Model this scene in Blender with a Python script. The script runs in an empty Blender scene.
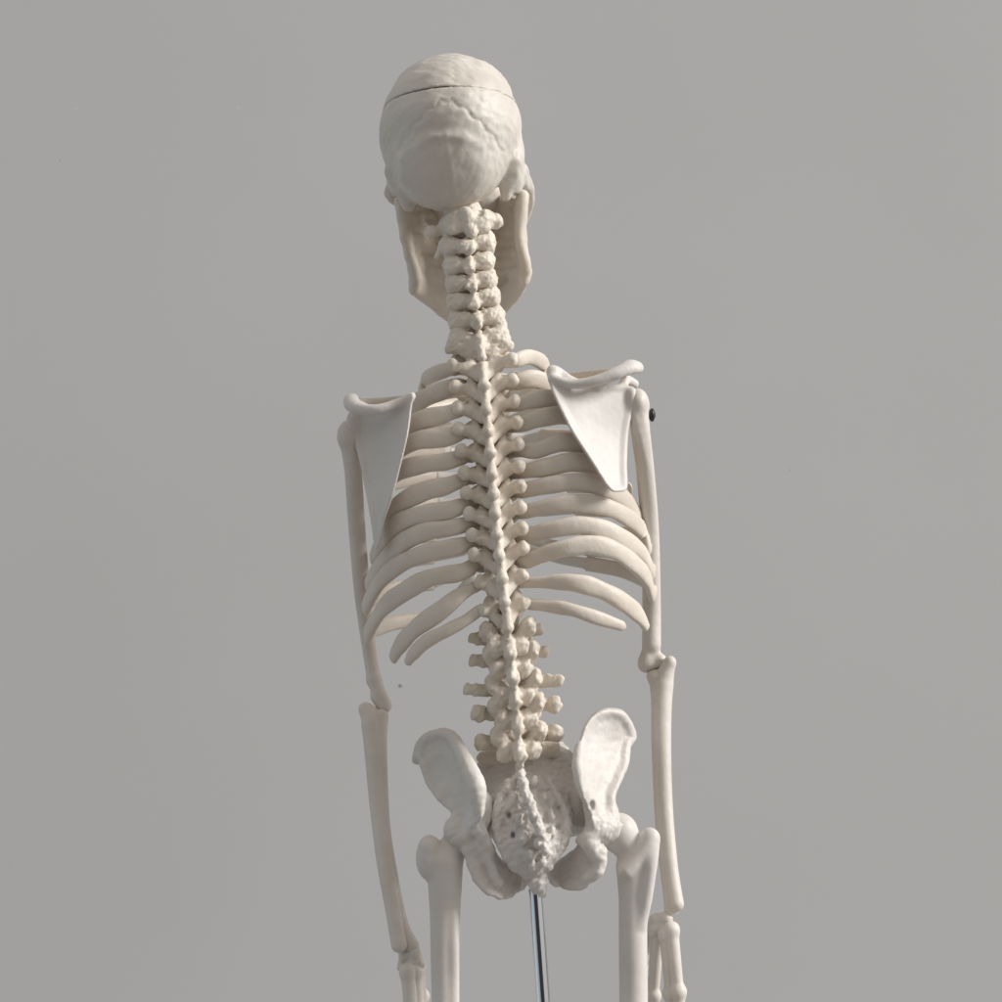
import bpy, math
import numpy as np
from mathutils import Matrix, Vector

# ------------------------------------------------------------------ camera, light, exposure
sc = bpy.context.scene
PITCH, ROLL, DIST = 7.0, 4.3, 2300.0          # degrees, degrees, millimetres to the spine
CAM_LOC = Vector((0.0, -2.3, 1.20))
cd = bpy.data.cameras.new('camera'); cam = bpy.data.objects.new('camera', cd)
sc.collection.objects.link(cam); sc.camera = cam
cd.sensor_width = 36.0; cd.lens = 36.0 * DIST / 1002.0
cd.clip_start = 0.05; cd.clip_end = 100
ROT = Matrix.Rotation(math.radians(90 + PITCH), 4, 'X') @ Matrix.Rotation(math.radians(-ROLL), 4, 'Z')
cam.matrix_world = Matrix.Translation(CAM_LOC) @ ROT

w = bpy.data.worlds.new('World'); sc.world = w; w.use_nodes = True
nt = w.node_tree; nt.nodes.clear()
wo = nt.nodes.new('ShaderNodeOutputWorld'); bg = nt.nodes.new('ShaderNodeBackground')
tc = nt.nodes.new('ShaderNodeTexCoord'); sx = nt.nodes.new('ShaderNodeSeparateXYZ')
mr = nt.nodes.new('ShaderNodeMapRange'); rp = nt.nodes.new('ShaderNodeValToRGB')
nt.links.new(tc.outputs['Generated'], sx.inputs[0])
nt.links.new(sx.outputs['X'], mr.inputs['Value'])
mr.inputs['From Min'].default_value = -1; mr.inputs['From Max'].default_value = 1
nt.links.new(mr.outputs[0], rp.inputs[0])
cr = rp.color_ramp
stops = [(0.0, (.36, .50, .60)), (.045, (.34, .46, .55)), (.085, (.35, .327, .308)), (.36, (.365, .34, .318)), (.5, (.40, .376, .353)),
         (.65, (.44, .425, .405)), (.85, (.50, .49, .47)), (1.0, (.50, .49, .48))]
cr.elements[0].position = stops[0][0]; cr.elements[0].color = (*stops[0][1], 1)
cr.elements[1].position = stops[-1][0]; cr.elements[1].color = (*stops[-1][1], 1)
for q, c_ in stops[1:-1]: cr.elements.new(q).color = (*c_, 1)
mz = nt.nodes.new('ShaderNodeMapRange'); mz.inputs['From Min'].default_value = -.6; mz.inputs['From Max'].default_value = .5
mz.inputs['To Min'].default_value = .66; mz.inputs['To Max'].default_value = 1.33
nt.links.new(sx.outputs['Z'], mz.inputs['Value']); nt.links.new(mz.outputs[0], bg.inputs[1])
# the dim far side of the room, behind the photographer
dp = nt.nodes.new('ShaderNodeVectorMath'); dp.operation = 'DOT_PRODUCT'; dp.inputs[1].default_value = (-.15, -.988, 0)
nt.links.new(tc.outputs['Generated'], dp.inputs[0])
m1 = nt.nodes.new('ShaderNodeMapRange'); m1.inputs['From Min'].default_value = .82; m1.inputs['From Max'].default_value = .90
nt.links.new(dp.outputs['Value'], m1.inputs['Value'])
za = nt.nodes.new('ShaderNodeMath'); za.operation = 'ABSOLUTE'; nt.links.new(sx.outputs['Z'], za.inputs[0])
m2 = nt.nodes.new('ShaderNodeMapRange'); m2.inputs['From Min'].default_value = .38; m2.inputs['From Max'].default_value = .22
nt.links.new(za.outputs[0], m2.inputs['Value'])
mm_ = nt.nodes.new('ShaderNodeMath'); mm_.operation = 'MULTIPLY'
nt.links.new(m1.outputs[0], mm_.inputs[0]); nt.links.new(m2.outputs[0], mm_.inputs[1])
mx = nt.nodes.new('ShaderNodeMixRGB'); mx.inputs['Color2'].default_value = (.035, .035, .04, 1)
nt.links.new(mm_.outputs[0], mx.inputs['Fac']); nt.links.new(rp.outputs[0], mx.inputs['Color1'])
nt.links.new(mx.outputs[0], bg.inputs[0])
nt.links.new(bg.outputs[0], wo.inputs[0])

def area(name, loc, target, size, size_y, power, col):
    l = bpy.data.lights.new(name, 'AREA'); l.shape = 'RECTANGLE'
    l.size = size; l.size_y = size_y; l.energy = power; l.color = col
    o = bpy.data.objects.new(name, l); sc.collection.objects.link(o)
    o.location = loc
    o.rotation_euler = (Vector(target) - Vector(loc)).to_track_quat('-Z', 'Y').to_euler()
    return o
area('window_light', (19.1, -3.4, 10.0), (0, 0, 1.35), 6.4, 6.4, 4500, (1.0, 0.985, 0.965))

sc.view_settings.view_transform = 'Standard'; sc.view_settings.look = 'None'
sc.view_settings.exposure = 0.09; sc.view_settings.gamma = 1.0
sc.view_settings.use_curve_mapping = False

# ------------------------------------------------------------------ geometry helpers (millimetres, aligned with the view)
TT = math.tan(math.radians(PITCH))
def p(u, v, d=0.0):
    """Point at depth d (mm, towards the viewer from the skeleton's upright plane)."""
    z = d + (v - 501) * TT
    s = (DIST - z) / DIST
    return np.array([(u - 501) * s, -(v - 501) * s, z])
M3 = np.array([[ROT[i][j] for j in range(3)] for i in range(3)])
def to_world(V):
    V = np.asarray(V, float).reshape(-1, 3).copy()
    V[:, 2] -= DIST
    return (V / 1000.0) @ M3.T + np.array(CAM_LOC)

rng = np.random.RandomState(7)
_W = rng.normal(size=(7, 3)); _W /= np.linalg.norm(_W, axis=1)[:, None]
_F = np.array([1, 1.13, 1.4, 1.9, 2.3, 3.1, 3.7]); _PH = rng.uniform(0, 6.28, 7)
def noise(X, Y, Z, wl):
    n = 0
    for i in range(7):
        a, b, c = _W[i] * _F[i] * 6.283 / wl
        n = n + np.sin(a * X + b * Y + c * Z + _PH[i] + 1.3 * np.sin((b * X + c * Y + a * Z) * .6 + i)) / _F[i]
    return n / 2.2

class Sdf:
    def __init__(s): s.ops = []
    def _add(s, fn, pts, r, k, sub=False):
        pts = np.array(pts); s.ops.append((fn, pts.min(0) - r, pts.max(0) + r, k, sub)); return s
    def cone(s, a, b, ra, rb, k=4, flat=None, f=1.0, sub=False):
        a = np.array(a, float); b = np.array(b, float); ba = b - a
        if flat is not None:
            n = np.array(flat, float); n /= np.linalg.norm(n)
            ba = ba + (f - 1) * ba.dot(n) * n
        L = max(ba.dot(ba), 1e-6)
        def fn(X, Y, Z):
            x, y, z = X - a[0], Y - a[1], Z - a[2]
            if flat is not None:
                q = (f - 1) * (x * n[0] + y * n[1] + z * n[2])
                x, y, z = x + q * n[0], y + q * n[1], z + q * n[2]
            t = np.clip((x * ba[0] + y * ba[1] + z * ba[2]) / L, 0, 1)
            x, y, z = x - t * ba[0], y - t * ba[1], z - t * ba[2]
            return np.sqrt(x * x + y * y + z * z) - (ra + (rb - ra) * t)
        return s._add(fn, [a, b], max(ra, rb), k, sub)
    def chain(s, pts, rs, k=4, flat=None, f=1.0, sub=False, smooth=4):
        P = spline(pts, smooth); R = np.interp(np.linspace(0, len(pts) - 1, len(P)), range(len(pts)), rs)
        t_ = Sdf()
        for i in range(len(P) - 1): t_.cone(P[i], P[i + 1], R[i], R[i + 1], 0, flat, f)
        fns = [o[0] for o in t_.ops]
        def fn(X, Y, Z):
            D = fns[0](X, Y, Z)
            for g in fns[1:]: D = np.minimum(D, g(X, Y, Z))
            return D
        return s._add(fn, P, max(rs), k, sub)
    def ell(s, c, r, k=4, rot=None, sub=False):
        c = np.array(c, float); r = np.array(r, float)
        Q = None if rot is None else np.array(Matrix.Rotation(math.radians(rot[1]), 3, rot[0]))
        def fn(X, Y, Z):
            x, y, z = X - c[0], Y - c[1], Z - c[2]
            if Q is not None:
                x, y, z = [Q[0][i] * x + Q[1][i] * y + Q[2][i] * z for i in range(3)]
            x, y, z = x / r[0], y / r[1], z / r[2]
            k0 = np.sqrt(x * x + y * y + z * z) + 1e-6
            k1 = np.sqrt((x / r[0]) ** 2 + (y / r[1]) ** 2 + (z / r[2]) ** 2) + 1e-6
            return k0 * (k0 - 1) / k1
        return s._add(fn, [c], r.max(), k, sub)
    def plate(s, outline, ctrl, t, rim=0.0, rimw=8.0, k=4, rnd=2.0, rimfn=None, smooth=4):
        """A bony plate: an outline, a curved mid-surface through the control points and a thickness."""
        O = spline([p(*q) for q in outline], smooth, closed=True)[:, :2]
        C = np.array([p(*q) for q in ctrl])
        def tps(r2): return r2 * np.log(r2 + 1e-9) * .5
        n = len(C); d2 = ((C[:, None, :2] - C[None, :, :2]) ** 2).sum(-1)
        A = np.zeros((n + 3, n + 3)); A[:n, :n] = tps(d2) + np.eye(n) * 60; A[:n, n] = 1; A[:n, n + 1:] = C[:, :2]
        A[n:, :n] = A[:n, n:].T
        sol = np.linalg.solve(A, np.r_[C[:, 2], 0, 0, 0])
        zmin, zmax = C[:, 2].min() - 12, C[:, 2].max() + 12
        def fn(X, Y, Z):
            x, y = X[:, :, 0] + 0 * Y[:, :, 0], Y[:, :, 0] + 0 * X[:, :, 0]
            z0 = sol[n] + sol[n + 1] * x + sol[n + 2] * y
            for i in range(n): z0 = z0 + sol[i] * tps((x - C[i, 0]) ** 2 + (y - C[i, 1]) ** 2)
            d = poly_sdf(x, y, O)
            gx = np.gradient(z0, axis=0); gy = np.gradient(z0, axis=1)
            hh = max(abs(X[1, 0, 0] - X[0, 0, 0]), 1e-3)
            slope = np.sqrt(1 + (gx / hh) ** 2 + (gy / hh) ** 2)
            e_ = np.clip(1 + (d + rnd) / rimw, 0, 1); e_ = e_ * e_ * (3 - 2 * e_)
            tt = t + rim * e_ * (1 if rimfn is None else rimfn(x, y))
            b = np.abs(Z - z0[:, :, None]) / slope[:, :, None] - (tt - rnd)[:, :, None]
            a = (d + rnd)[:, :, None] + 0 * b
            return np.minimum(np.maximum(a, b), 0) + np.sqrt(np.maximum(a, 0) ** 2 + np.maximum(b, 0) ** 2) - rnd
        lo = np.r_[O.min(0), zmin]; hi = np.r_[O.max(0), zmax]
        return s._add(fn, [lo, hi], 3 + rim, k)
    def field(s, h, dis=0.0, wl=12.0, dis2=0.0, wl2=5.0, mask=None):
        un = [o for o in s.ops if not o[4]]
        lo = np.min([o[1] for o in un], 0) - 3 * h - dis; hi = np.max([o[2] for o in un], 0) + 3 * h + dis
        N = np.ceil((hi - lo) / h).astype(int) + 1
        ax = [(lo[i] + h * np.arange(N[i])).astype(np.float32) for i in range(3)]
        F = np.full(N, 30.0, np.float32)
        for fn, l, hgh, k, sub in s.ops:
            pad = max(k, 0) + 2.5 * h
            i0 = np.clip(np.floor((l - pad - lo) / h).astype(int), 0, N - 2)
            i1 = np.clip(np.ceil((hgh + pad - lo) / h).astype(int) + 1, i0 + 2, N)
            X, Y, Z = ax[0][i0[0]:i1[0], None, None], ax[1][None, i0[1]:i1[1], None], ax[2][None, None, i0[2]:i1[2]]
            D = fn(X, Y, Z).astype(np.float32); sl = tuple(slice(i0[j], i1[j]) for j in range(3))
            if sub:
                D = -D
                a, b = F[sl], D                       # max(F, -prim), smooth
                if k > 0:
                    hh = np.maximum(k - np.abs(a - b), 0) / k; F[sl] = np.maximum(a, b) + hh * hh * k * .25
                else: F[sl] = np.maximum(a, b)
            else:
                a, b = F[sl], D
                if k > 0:
                    hh = np.maximum(k - np.abs(a - b), 0) / k; F[sl] = np.minimum(a, b) - hh * hh * k * .25
                else: F[sl] = np.minimum(a, b)
        if dis or dis2:
            X, Y, Z = ax[0][:, None, None], ax[1][None, :, None], ax[2][None, None, :]
            mk = 1.0 if mask is None else mask(X, Y, Z)
            if dis: F += dis * mk * noise(X, Y, Z, wl)
            if dis2: F += dis2 * mk * noise(Y, Z, X, wl2)
        return F, lo, h, ax
    def mesh(s, h=1.4, **kw):
        F, lo, h, ax = s.field(h, **kw)
        return surface_net(F, lo, h)

def poly_sdf(x, y, O):
    d = np.full(x.shape, 1e9); s = np.ones(x.shape)
    n = len(O)
    for i in range(n):
        a = O[i]; b = O[i - 1]
        ex, ey = b - a; wx, wy = x - a[0], y - a[1]
        t = np.clip((wx * ex + wy * ey) / (ex * ex + ey * ey + 1e-9), 0, 1)
        d = np.minimum(d, (wx - ex * t) ** 2 + (wy - ey * t) ** 2)
        c1 = y >= a[1]; c2 = y < b[1]; c3 = ex * wy > ey * wx
        s = np.where((c1 & c2 & c3) | (~c1 & ~c2 & ~c3), -s, s)
    return s * np.sqrt(d)

def spline(pts, n=4, closed=False):
    P = np.array(pts, float); m = len(P); out = []
    if m < 3 and not closed: return P
    for i in range(m if closed else m - 1):
        g = (lambda j: P[j % m]) if closed else (lambda j: P[min(max(j, 0), m - 1)])
        a, b, c, d = g(i - 1), g(i), g(i + 1), g(i + 2)
        for t in np.linspace(0, 1, n, endpoint=False):
            out.append(.5 * (2 * b + (c - a) * t + (2 * a - 5 * b + 4 * c - d) * t * t + (3 * b - a - 3 * c + d) * t ** 3))
    if not closed: out.append(P[-1])
    return np.array(out)

def surface_net(F, lo, h):
    S = F < 0
    nx, ny, nz = F.shape
    cnt = np.zeros((nx - 1, ny - 1, nz - 1), np.int8)
    offs = [(i, j, k) for i in (0, 1) for j in (0, 1) for k in (0, 1)]
    for i, j, k in offs: cnt += S[i:nx - 1 + i, j:ny - 1 + j, k:nz - 1 + k]
    act = np.argwhere((cnt > 0) & (cnt < 8))
    idx = -np.ones(cnt.shape, np.int64); idx[tuple(act.T)] = np.arange(len(act))
    val = {o: F[act[:, 0] + o[0], act[:, 1] + o[1], act[:, 2] + o[2]] for o in offs}
    acc = np.zeros((len(act), 3)); c = np.zeros(len(act))
    for o in offs:
        for axn in range(3):
            if o[axn] == 0:
                q = list(o); q[axn] = 1; q = tuple(q)
                a, b = val[o], val[q]; m = (a < 0) != (b < 0)
                t = np.where(m, a / np.where(m, a - b, 1), 0)
                pos = np.array(o, float)[None, :].repeat(len(act), 0); pos[:, axn] += t
                acc += pos * m[:, None]; c += m
    V = (act + acc / c[:, None]) * h + lo
    faces = []
    for axn in range(3):
        a1, a2 = (axn + 1) % 3, (axn + 2) % 3
        sl0 = [slice(None)] * 3; sl1 = [slice(None)] * 3
        sl0[axn] = slice(0, -1); sl1[axn] = slice(1, None)
        for a in (a1, a2):
            sl0[a] = slice(1, -1); sl1[a] = slice(1, -1)
        A, B = S[tuple(sl0)], S[tuple(sl1)]
        for flip, msk in ((False, A & ~B), (True, ~A & B)):
            e = np.argwhere(msk)
            if not len(e): continue
            e[:, a1] += 1; e[:, a2] += 1
            def cell(o1, o2):
                q = e.copy(); q[:, a1] -= o1; q[:, a2] -= o2
                return idx[q[:, 0], q[:, 1], q[:, 2]]
            f = np.stack([cell(1, 1), cell(0, 1), cell(0, 0), cell(1, 0)], 1)
            faces.append(f[:, ::-1] if flip else f)
    return V, np.concatenate(faces)

def sweep(pts, rw, rt, axis, nseg=14, n=7, roll=None):
    """Tube of oval section along a curve; wide side lies along the cage, thin side points out from `axis`."""
    P = spline(pts, n); m = len(P)
    tpos = np.linspace(0, len(pts) - 1, m)
    W = np.interp(tpos, np.linspace(0, len(pts) - 1, len(rw)), rw); T_ = np.interp(tpos, np.linspace(0, len(pts) - 1, len(rt)), rt)
    ph = P[0][0] * .37 + P[0][1] * .21
    W = W * (1 + .05 * np.sin(tpos * 2.3 + ph) + .03 * np.sin(tpos * 5.1 + 2 * ph)); T_ = T_ * (1 + .08 * np.sin(tpos * 3.1 + ph * 1.7))
    V = []; Fc = []
    ang = np.linspace(0, 2 * np.pi, nseg, endpoint=False)
    tan = np.gradient(P, axis=0); tan /= np.linalg.norm(tan, axis=1)[:, None]
    for i in range(m):
        out = P[i] - axis(P[i]); out -= tan[i] * out.dot(tan[i]); out /= np.linalg.norm(out) + 1e-9
        side = np.cross(tan[i], out)
        e = 1.0 if 0 < i < m - 1 else .55
        ca, sa = np.cos(ang), np.sin(ang)
        ca = np.sign(ca) * np.abs(ca) ** .85; sa = np.sign(sa) * np.abs(sa) ** .85
        V.append(P[i] + e * (np.outer(sa, side) * W[i] + np.outer(ca, out) * T_[i]))
    V = np.concatenate(V)
    for i in range(m - 1):
        for j in range(nseg):
            a, b = i * nseg + j, i * nseg + (j + 1) % nseg
            Fc.append((a, b, b + nseg, a + nseg))
    c0, c1 = len(V), len(V) + 1
    V = np.vstack([V, P[0] - tan[0] * min(W[0], T_[0]) * .5, P[-1] + tan[-1] * min(W[-1], T_[-1]) * .5])
    for j in range(nseg):
        Fc.append((c0, (j + 1) % nseg, j)); Fc.append((c1, (m - 1) * nseg + j, (m - 1) * nseg + (j + 1) % nseg))
    return V, Fc

# ------------------------------------------------------------------ objects
ROOT_LOC = Vector(to_world(p(540, 895, 0))[0])
def obj(name, VF, mat, parent=None, label=None):
    V, Fc = VF
    W = to_world(V)
    if parent is not None: W = W - np.array(ROOT_LOC)
    me = bpy.data.meshes.new(name); me.from_pydata(W.tolist(), [], [list(map(int, f)) for f in Fc]); me.update()
    me.polygons.foreach_set('use_smooth', [True] * len(me.polygons)); me.materials.append(mat)
    o = bpy.data.objects.new(name, me); sc.collection.objects.link(o)
    if parent is not None: o.parent = parent
    if label: o['label'] = label
    return o

def bone_mat(name, c1, c2, rough=.47, bump=.22, scale=90.0, spec=.42):
    m = bpy.data.materials.new(name); m.use_nodes = True; t = m.node_tree; n = t.nodes; L = t.links
    b = n['Principled BSDF']; b.inputs['Roughness'].default_value = rough
    b.inputs['Specular IOR Level'].default_value = spec
    co = n.new('ShaderNodeTexCoord')
    a = n.new('ShaderNodeTexNoise'); a.inputs['Scale'].default_value = 16; a.inputs['Detail'].default_value = 5; a.inputs['Roughness'].default_value = .65
    L.new(co.outputs['Object'], a.inputs['Vector'])
    r = n.new('ShaderNodeValToRGB'); r.color_ramp.elements[0].position = .32; r.color_ramp.elements[1].position = .62
    r.color_ramp.elements[0].color = (*c2, 1); r.color_ramp.elements[1].color = (*c1, 1)
    L.new(a.outputs['Fac'], r.inputs[0]); L.new(r.outputs[0], b.inputs['Base Color'])
    g = n.new('ShaderNodeTexNoise'); g.inputs['Scale'].default_value = scale; g.inputs['Detail'].default_value = 6
    L.new(co.outputs['Object'], g.inputs['Vector'])
    bu = n.new('ShaderNodeBump'); bu.inputs['Strength'].default_value = bump; bu.inputs['Distance'].default_value = .004
    L.new(g.outputs['Fac'], bu.inputs['Height']); L.new(bu.outputs[0], b.inputs['Normal'])
    rr = n.new('ShaderNodeMapRange'); rr.inputs['To Min'].default_value = rough - .08; rr.inputs['To Max'].default_value = rough + .12
    L.new(a.outputs['Fac'], rr.inputs['Value']); L.new(rr.outputs[0], b.inputs['Roughness'])
    return m
CREAM = bone_mat('cream_bone_plastic', (.725, .654, .576), (.655, .579, .494))
SPINE = bone_mat('ivory_spine_plastic', (.755, .686, .602), (.648, .57, .474), bump=.35)
WHITE = bone_mat('white_bone_plastic', (.71, .672, .635), (.65, .606, .565), bump=.1)
PELV = bone_mat('pelvis_plastic', (.72, .682, .645), (.62, .578, .535), bump=.2, scale=140)
SKULL = bone_mat('skull_plastic', (.685, .638, .58), (.60, .552, .49), bump=.3, scale=60)
ARM = bone_mat('limb_bone_plastic', (.725, .672, .62), (.65, .598, .54), bump=.2)
CART = bone_mat('cartilage_plastic', (.74, .72, .68), (.70, .67, .63), bump=.1)

def plain(name, col, rough, metal=0.0):
    m = bpy.data.materials.new(name); m.use_nodes = True; b = m.node_tree.nodes['Principled BSDF']
    b.inputs['Base Color'].default_value = (*col, 1); b.inputs['Roughness'].default_value = rough; b.inputs['Metallic'].default_value = metal
    return m
STEEL = plain('chromed_steel', (.82, .84, .87), .07, 1.0)
BLACK = plain('black_plastic', (.015, .015, .016), .4)

# ------------------------------------------------------------------ the wall
def build_wall():
    m = bpy.data.materials.new('painted_wall'); m.use_nodes = True; t = m.node_tree; n = t.nodes; L = t.links
    b = n['Principled BSDF']; b.inputs['Roughness'].default_value = .8; b.inputs['Specular IOR Level'].default_value = .15
    co = n.new('ShaderNodeTexCoord')
    a = n.new('ShaderNodeTexNoise'); a.inputs['Scale'].default_value = 1.3; a.inputs['Detail'].default_value = 4
    L.new(co.outputs['Object'], a.inputs['Vector'])
    r = n.new('ShaderNodeValToRGB'); r.color_ramp.elements[0].position = .3; r.color_ramp.elements[1].position = .7
    r.color_ramp.elements[0].color = (.62, .622, .624, 1); r.color_ramp.elements[1].color = (.645, .648, .652, 1)
    L.new(a.outputs['Fac'], r.inputs[0])
    # a dark fly speck and a few faint scuffs in the paint
    last = r.outputs[0]
    for (u, v, rad, col) in ((400, 686, .0042, (.30, .30, .30, 1)), (76, 109, .0025, (.72, .72, .71, 1)), (238, 107, .003, (.70, .70, .69, 1)), (60, 160, .002, (.5, .5, .49, 1)), (790, 470, .0022, (.52, .52, .51, 1))):
        a0 = np.array(CAM_LOC); q = to_world(p(u, v, 0))[0]; q = a0 + (q - a0) * ((1.3 - a0[1]) / (q[1] - a0[1]))
        dn = n.new('ShaderNodeVectorMath'); dn.operation = 'DISTANCE'; dn.inputs[1].default_value = tuple(q)
        L.new(co.outputs['Object'], dn.inputs[0])
        ms = n.new('ShaderNodeMapRange'); ms.inputs['From Min'].default_value = rad; ms.inputs['From Max'].default_value = rad * .3
        L.new(dn.outputs['Value'], ms.inputs['Value'])
        mi = n.new('ShaderNodeMixRGB'); mi.inputs['Color2'].default_value = col
        L.new(ms.outputs[0], mi.inputs['Fac']); L.new(last, mi.inputs['Color1']); last = mi.outputs[0]
    L.new(last, b.inputs['Base Color'])
    g = n.new('ShaderNodeTexNoise'); g.inputs['Scale'].default_value = 220; g.inputs['Detail'].default_value = 4
    L.new(co.outputs['Object'], g.inputs['Vector'])
    bu = n.new('ShaderNodeBump'); bu.inputs['Strength'].default_value = .04; bu.inputs['Distance'].default_value = .001
    L.new(g.outputs['Fac'], bu.inputs['Height']); L.new(bu.outputs[0], b.inputs['Normal'])
    y = 1.3
    me = bpy.data.meshes.new('wall')
    v = [(-5, y, -1.5), (5, y, -1.5), (5, y, 4.5), (-5, y, 4.5)]
    v += [(q[0], y + .12, q[2]) for q in v]
    me.from_pydata(v, [], [(0, 1, 2, 3), (5, 4, 7, 6), (4, 0, 3, 7), (1, 5, 6, 2), (3, 2, 6, 7), (4, 5, 1, 0)]); me.update()
    me.materials.append(m)
    o = bpy.data.objects.new('wall', me); sc.collection.objects.link(o)
    o['label'] = 'plain pale grey painted wall behind the skeleton'; o['category'] = 'wall'
    return o
build_wall()

# ------------------------------------------------------------------ the skeleton
sk = bpy.data.objects.new('anatomical_skeleton', None); sc.collection.objects.link(sk)
sk.location = ROOT_LOC; sk.empty_display_size = .1
sk['label'] = 'cream plastic human skeleton model seen from behind, leaning slightly left, on a metal rod'
sk['category'] = 'skeleton model'
def part(name, sdf, mat, parent=None, h=1.4, **kw): return obj(name, sdf.mesh(h, **kw), mat, parent or sk)

# --- spine -----------------------------------------------------------------
_mv = [222, 262, 300, 350, 400, 450, 511, 560, 600, 650, 700, 752, 800, 885]
_mu = [467, 469, 474, 481, 485.5, 490, 495, 499.5, 503.5, 510, 515.5, 520, 529, 540]
def mid(v): return float(np.interp(v, _mv, _mu))
_bd = [200, 262, 300, 350, 420, 500, 560, 620, 690, 740, 800, 890]
_bz = [-8, 0, 0, 4, 14, 18, 14, 4, -8, -8, 10, 0]
def bd(v): return float(np.interp(v, _bd, _bz))       # curve of the spine, front to back

def seam(S, c, a, b, r):
    S.cone(c, a, r, r); S.cone(c, b, r, r)

# cervical
cerv = [(224, 222, 33), (243, 243, 27), (262, 262, 25), (280, 280, 25), (298, 299, 26), (317, 318, 27.5), (337, 356, 29)]
for i, (v, vs, hw) in enumerate(cerv):
    S = Sdf(); m = mid(v); z = bd(v); tl = 3
    if i == 0:
        S.chain([p(m - 18, v + 3, z - 18), p(m - 12, v - 2, z + 0), p(m + 2, v - 4, z + 4), p(m + 15, v - 4, z), p(m + 20, v - 4, z - 18)], [10, 10.5, 11, 10.5, 10], flat=(0, 0, 1), f=1.7)
        S.ell(p(m - 4, v - 12, z - 20), (20, 14, 14)); S.ell(p(m + 1, v + 10, z - 16), (18, 10, 12))
        S.cone(p(m - 2, v - 14, z + 6), p(m + 4, v + 8, z + 6), 4, 6.5, k=5); S.ell(p(m - 14, v + 6, z + 3), (8, 5, 5), k=4); S.ell(p(m + 15, v + 4, z + 1), (8, 6, 6), k=4)
        S.ell(p(m - 9, v - 6, z + 12), (5, 6, 6), k=5, sub=True); S.ell(p(m + 12, v - 12, z + 10), (5, 5, 6), k=5, sub=True)
        S.cone(p(m + 18, v - 3, z - 16), p(m + 30, v - 3, z - 12), 5.5, 5.5); S.ell(p(m + 29, v - 2, z - 10), (7, 7.5, 6))
        S.cone(p(m - 18, v + 3, z - 18), p(m - 36, v + 9, z - 16), 6, 4.5); S.ell(p(m - 36, v + 8, z - 15), (5.5, 7, 5))
        S.ell(p(m - 19, v, z - 24), (10, 9, 12)); S.ell(p(m + 20, v - 4, z - 24), (10, 9, 12))
    else:
        sl = 4 if i < 6 else 9
        S.ell(p(m, v + 2, z - 34), (19, 12, 14))
        for sg in (-1, 1):
            dv = -sg * 2.0
            S.ell(p(m + sg * (hw - 6.5), v + dv + 1, z - 14), (8, 9.5, 10))
            S.ell(p(m + sg * 12.5, v + dv + 1, z - 6), (11, 8, 7.5), k=4)
            S.ell(p(m + sg * (hw - 9), v + dv + 6, z - 7), (8, 5.5, 6), k=4)
            S.cone(p(m, v + sl, z - 3), p(m + sg * (hw - 9), v + dv, z - 11), 6, 7, k=4)
            S.cone(p(m + sg * (hw - 8), v - 8, z - 14), p(m + sg * (hw - 7.5), v + 9, z - 13), 6, 6.4, k=4)
            S.cone(p(m, v - 4, z - 1), p(m + 1, v + 9, z + 5), 2.6, 3.2, k=3)
            if i < 6: S.cone(p(m, v + 3, z + 2), p(m + sg * 3.5, vs + 7, z + 7), 3, 2.6, k=4)
        if i == 1: S.ell(p(m - 2, v + 4, z + 3), (10, 7, 6)); S.cone(p(m - 25, v + 2, z - 12), p(m - 31, v + 14, z - 10), 4.5, 2.5)
        if i >= 5: S.cone(p(m, v + 2, z + 2), p(mid(vs) + 1, vs + 2, z + 16), 4.5, 4.2, k=4)
        if i == 6:
            S.ell(p(m, v + 14, z - 6), (22, 10, 8), k=5); S.ell(p(m, v + 16, z - 40), (18, 14, 14))
            S.cone(p(m + 18, v, z - 12), p(m + 30, v + 9, z - 9), 6, 5, k=7); S.cone(p(m - 18, v, z - 12), p(m - 30, v + 12, z - 9), 6, 5, k=7)
            for sg in (-1, 1): S.cone(p(m + sg * 20, v - 14, z - 12), p(m + sg * 20, v + 8, z - 10), 7, 8, k=5)
    part('cervical_vertebra', S, SPINE, h=1.0, dis=.6, wl=12, dis2=.3, wl2=5)

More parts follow.
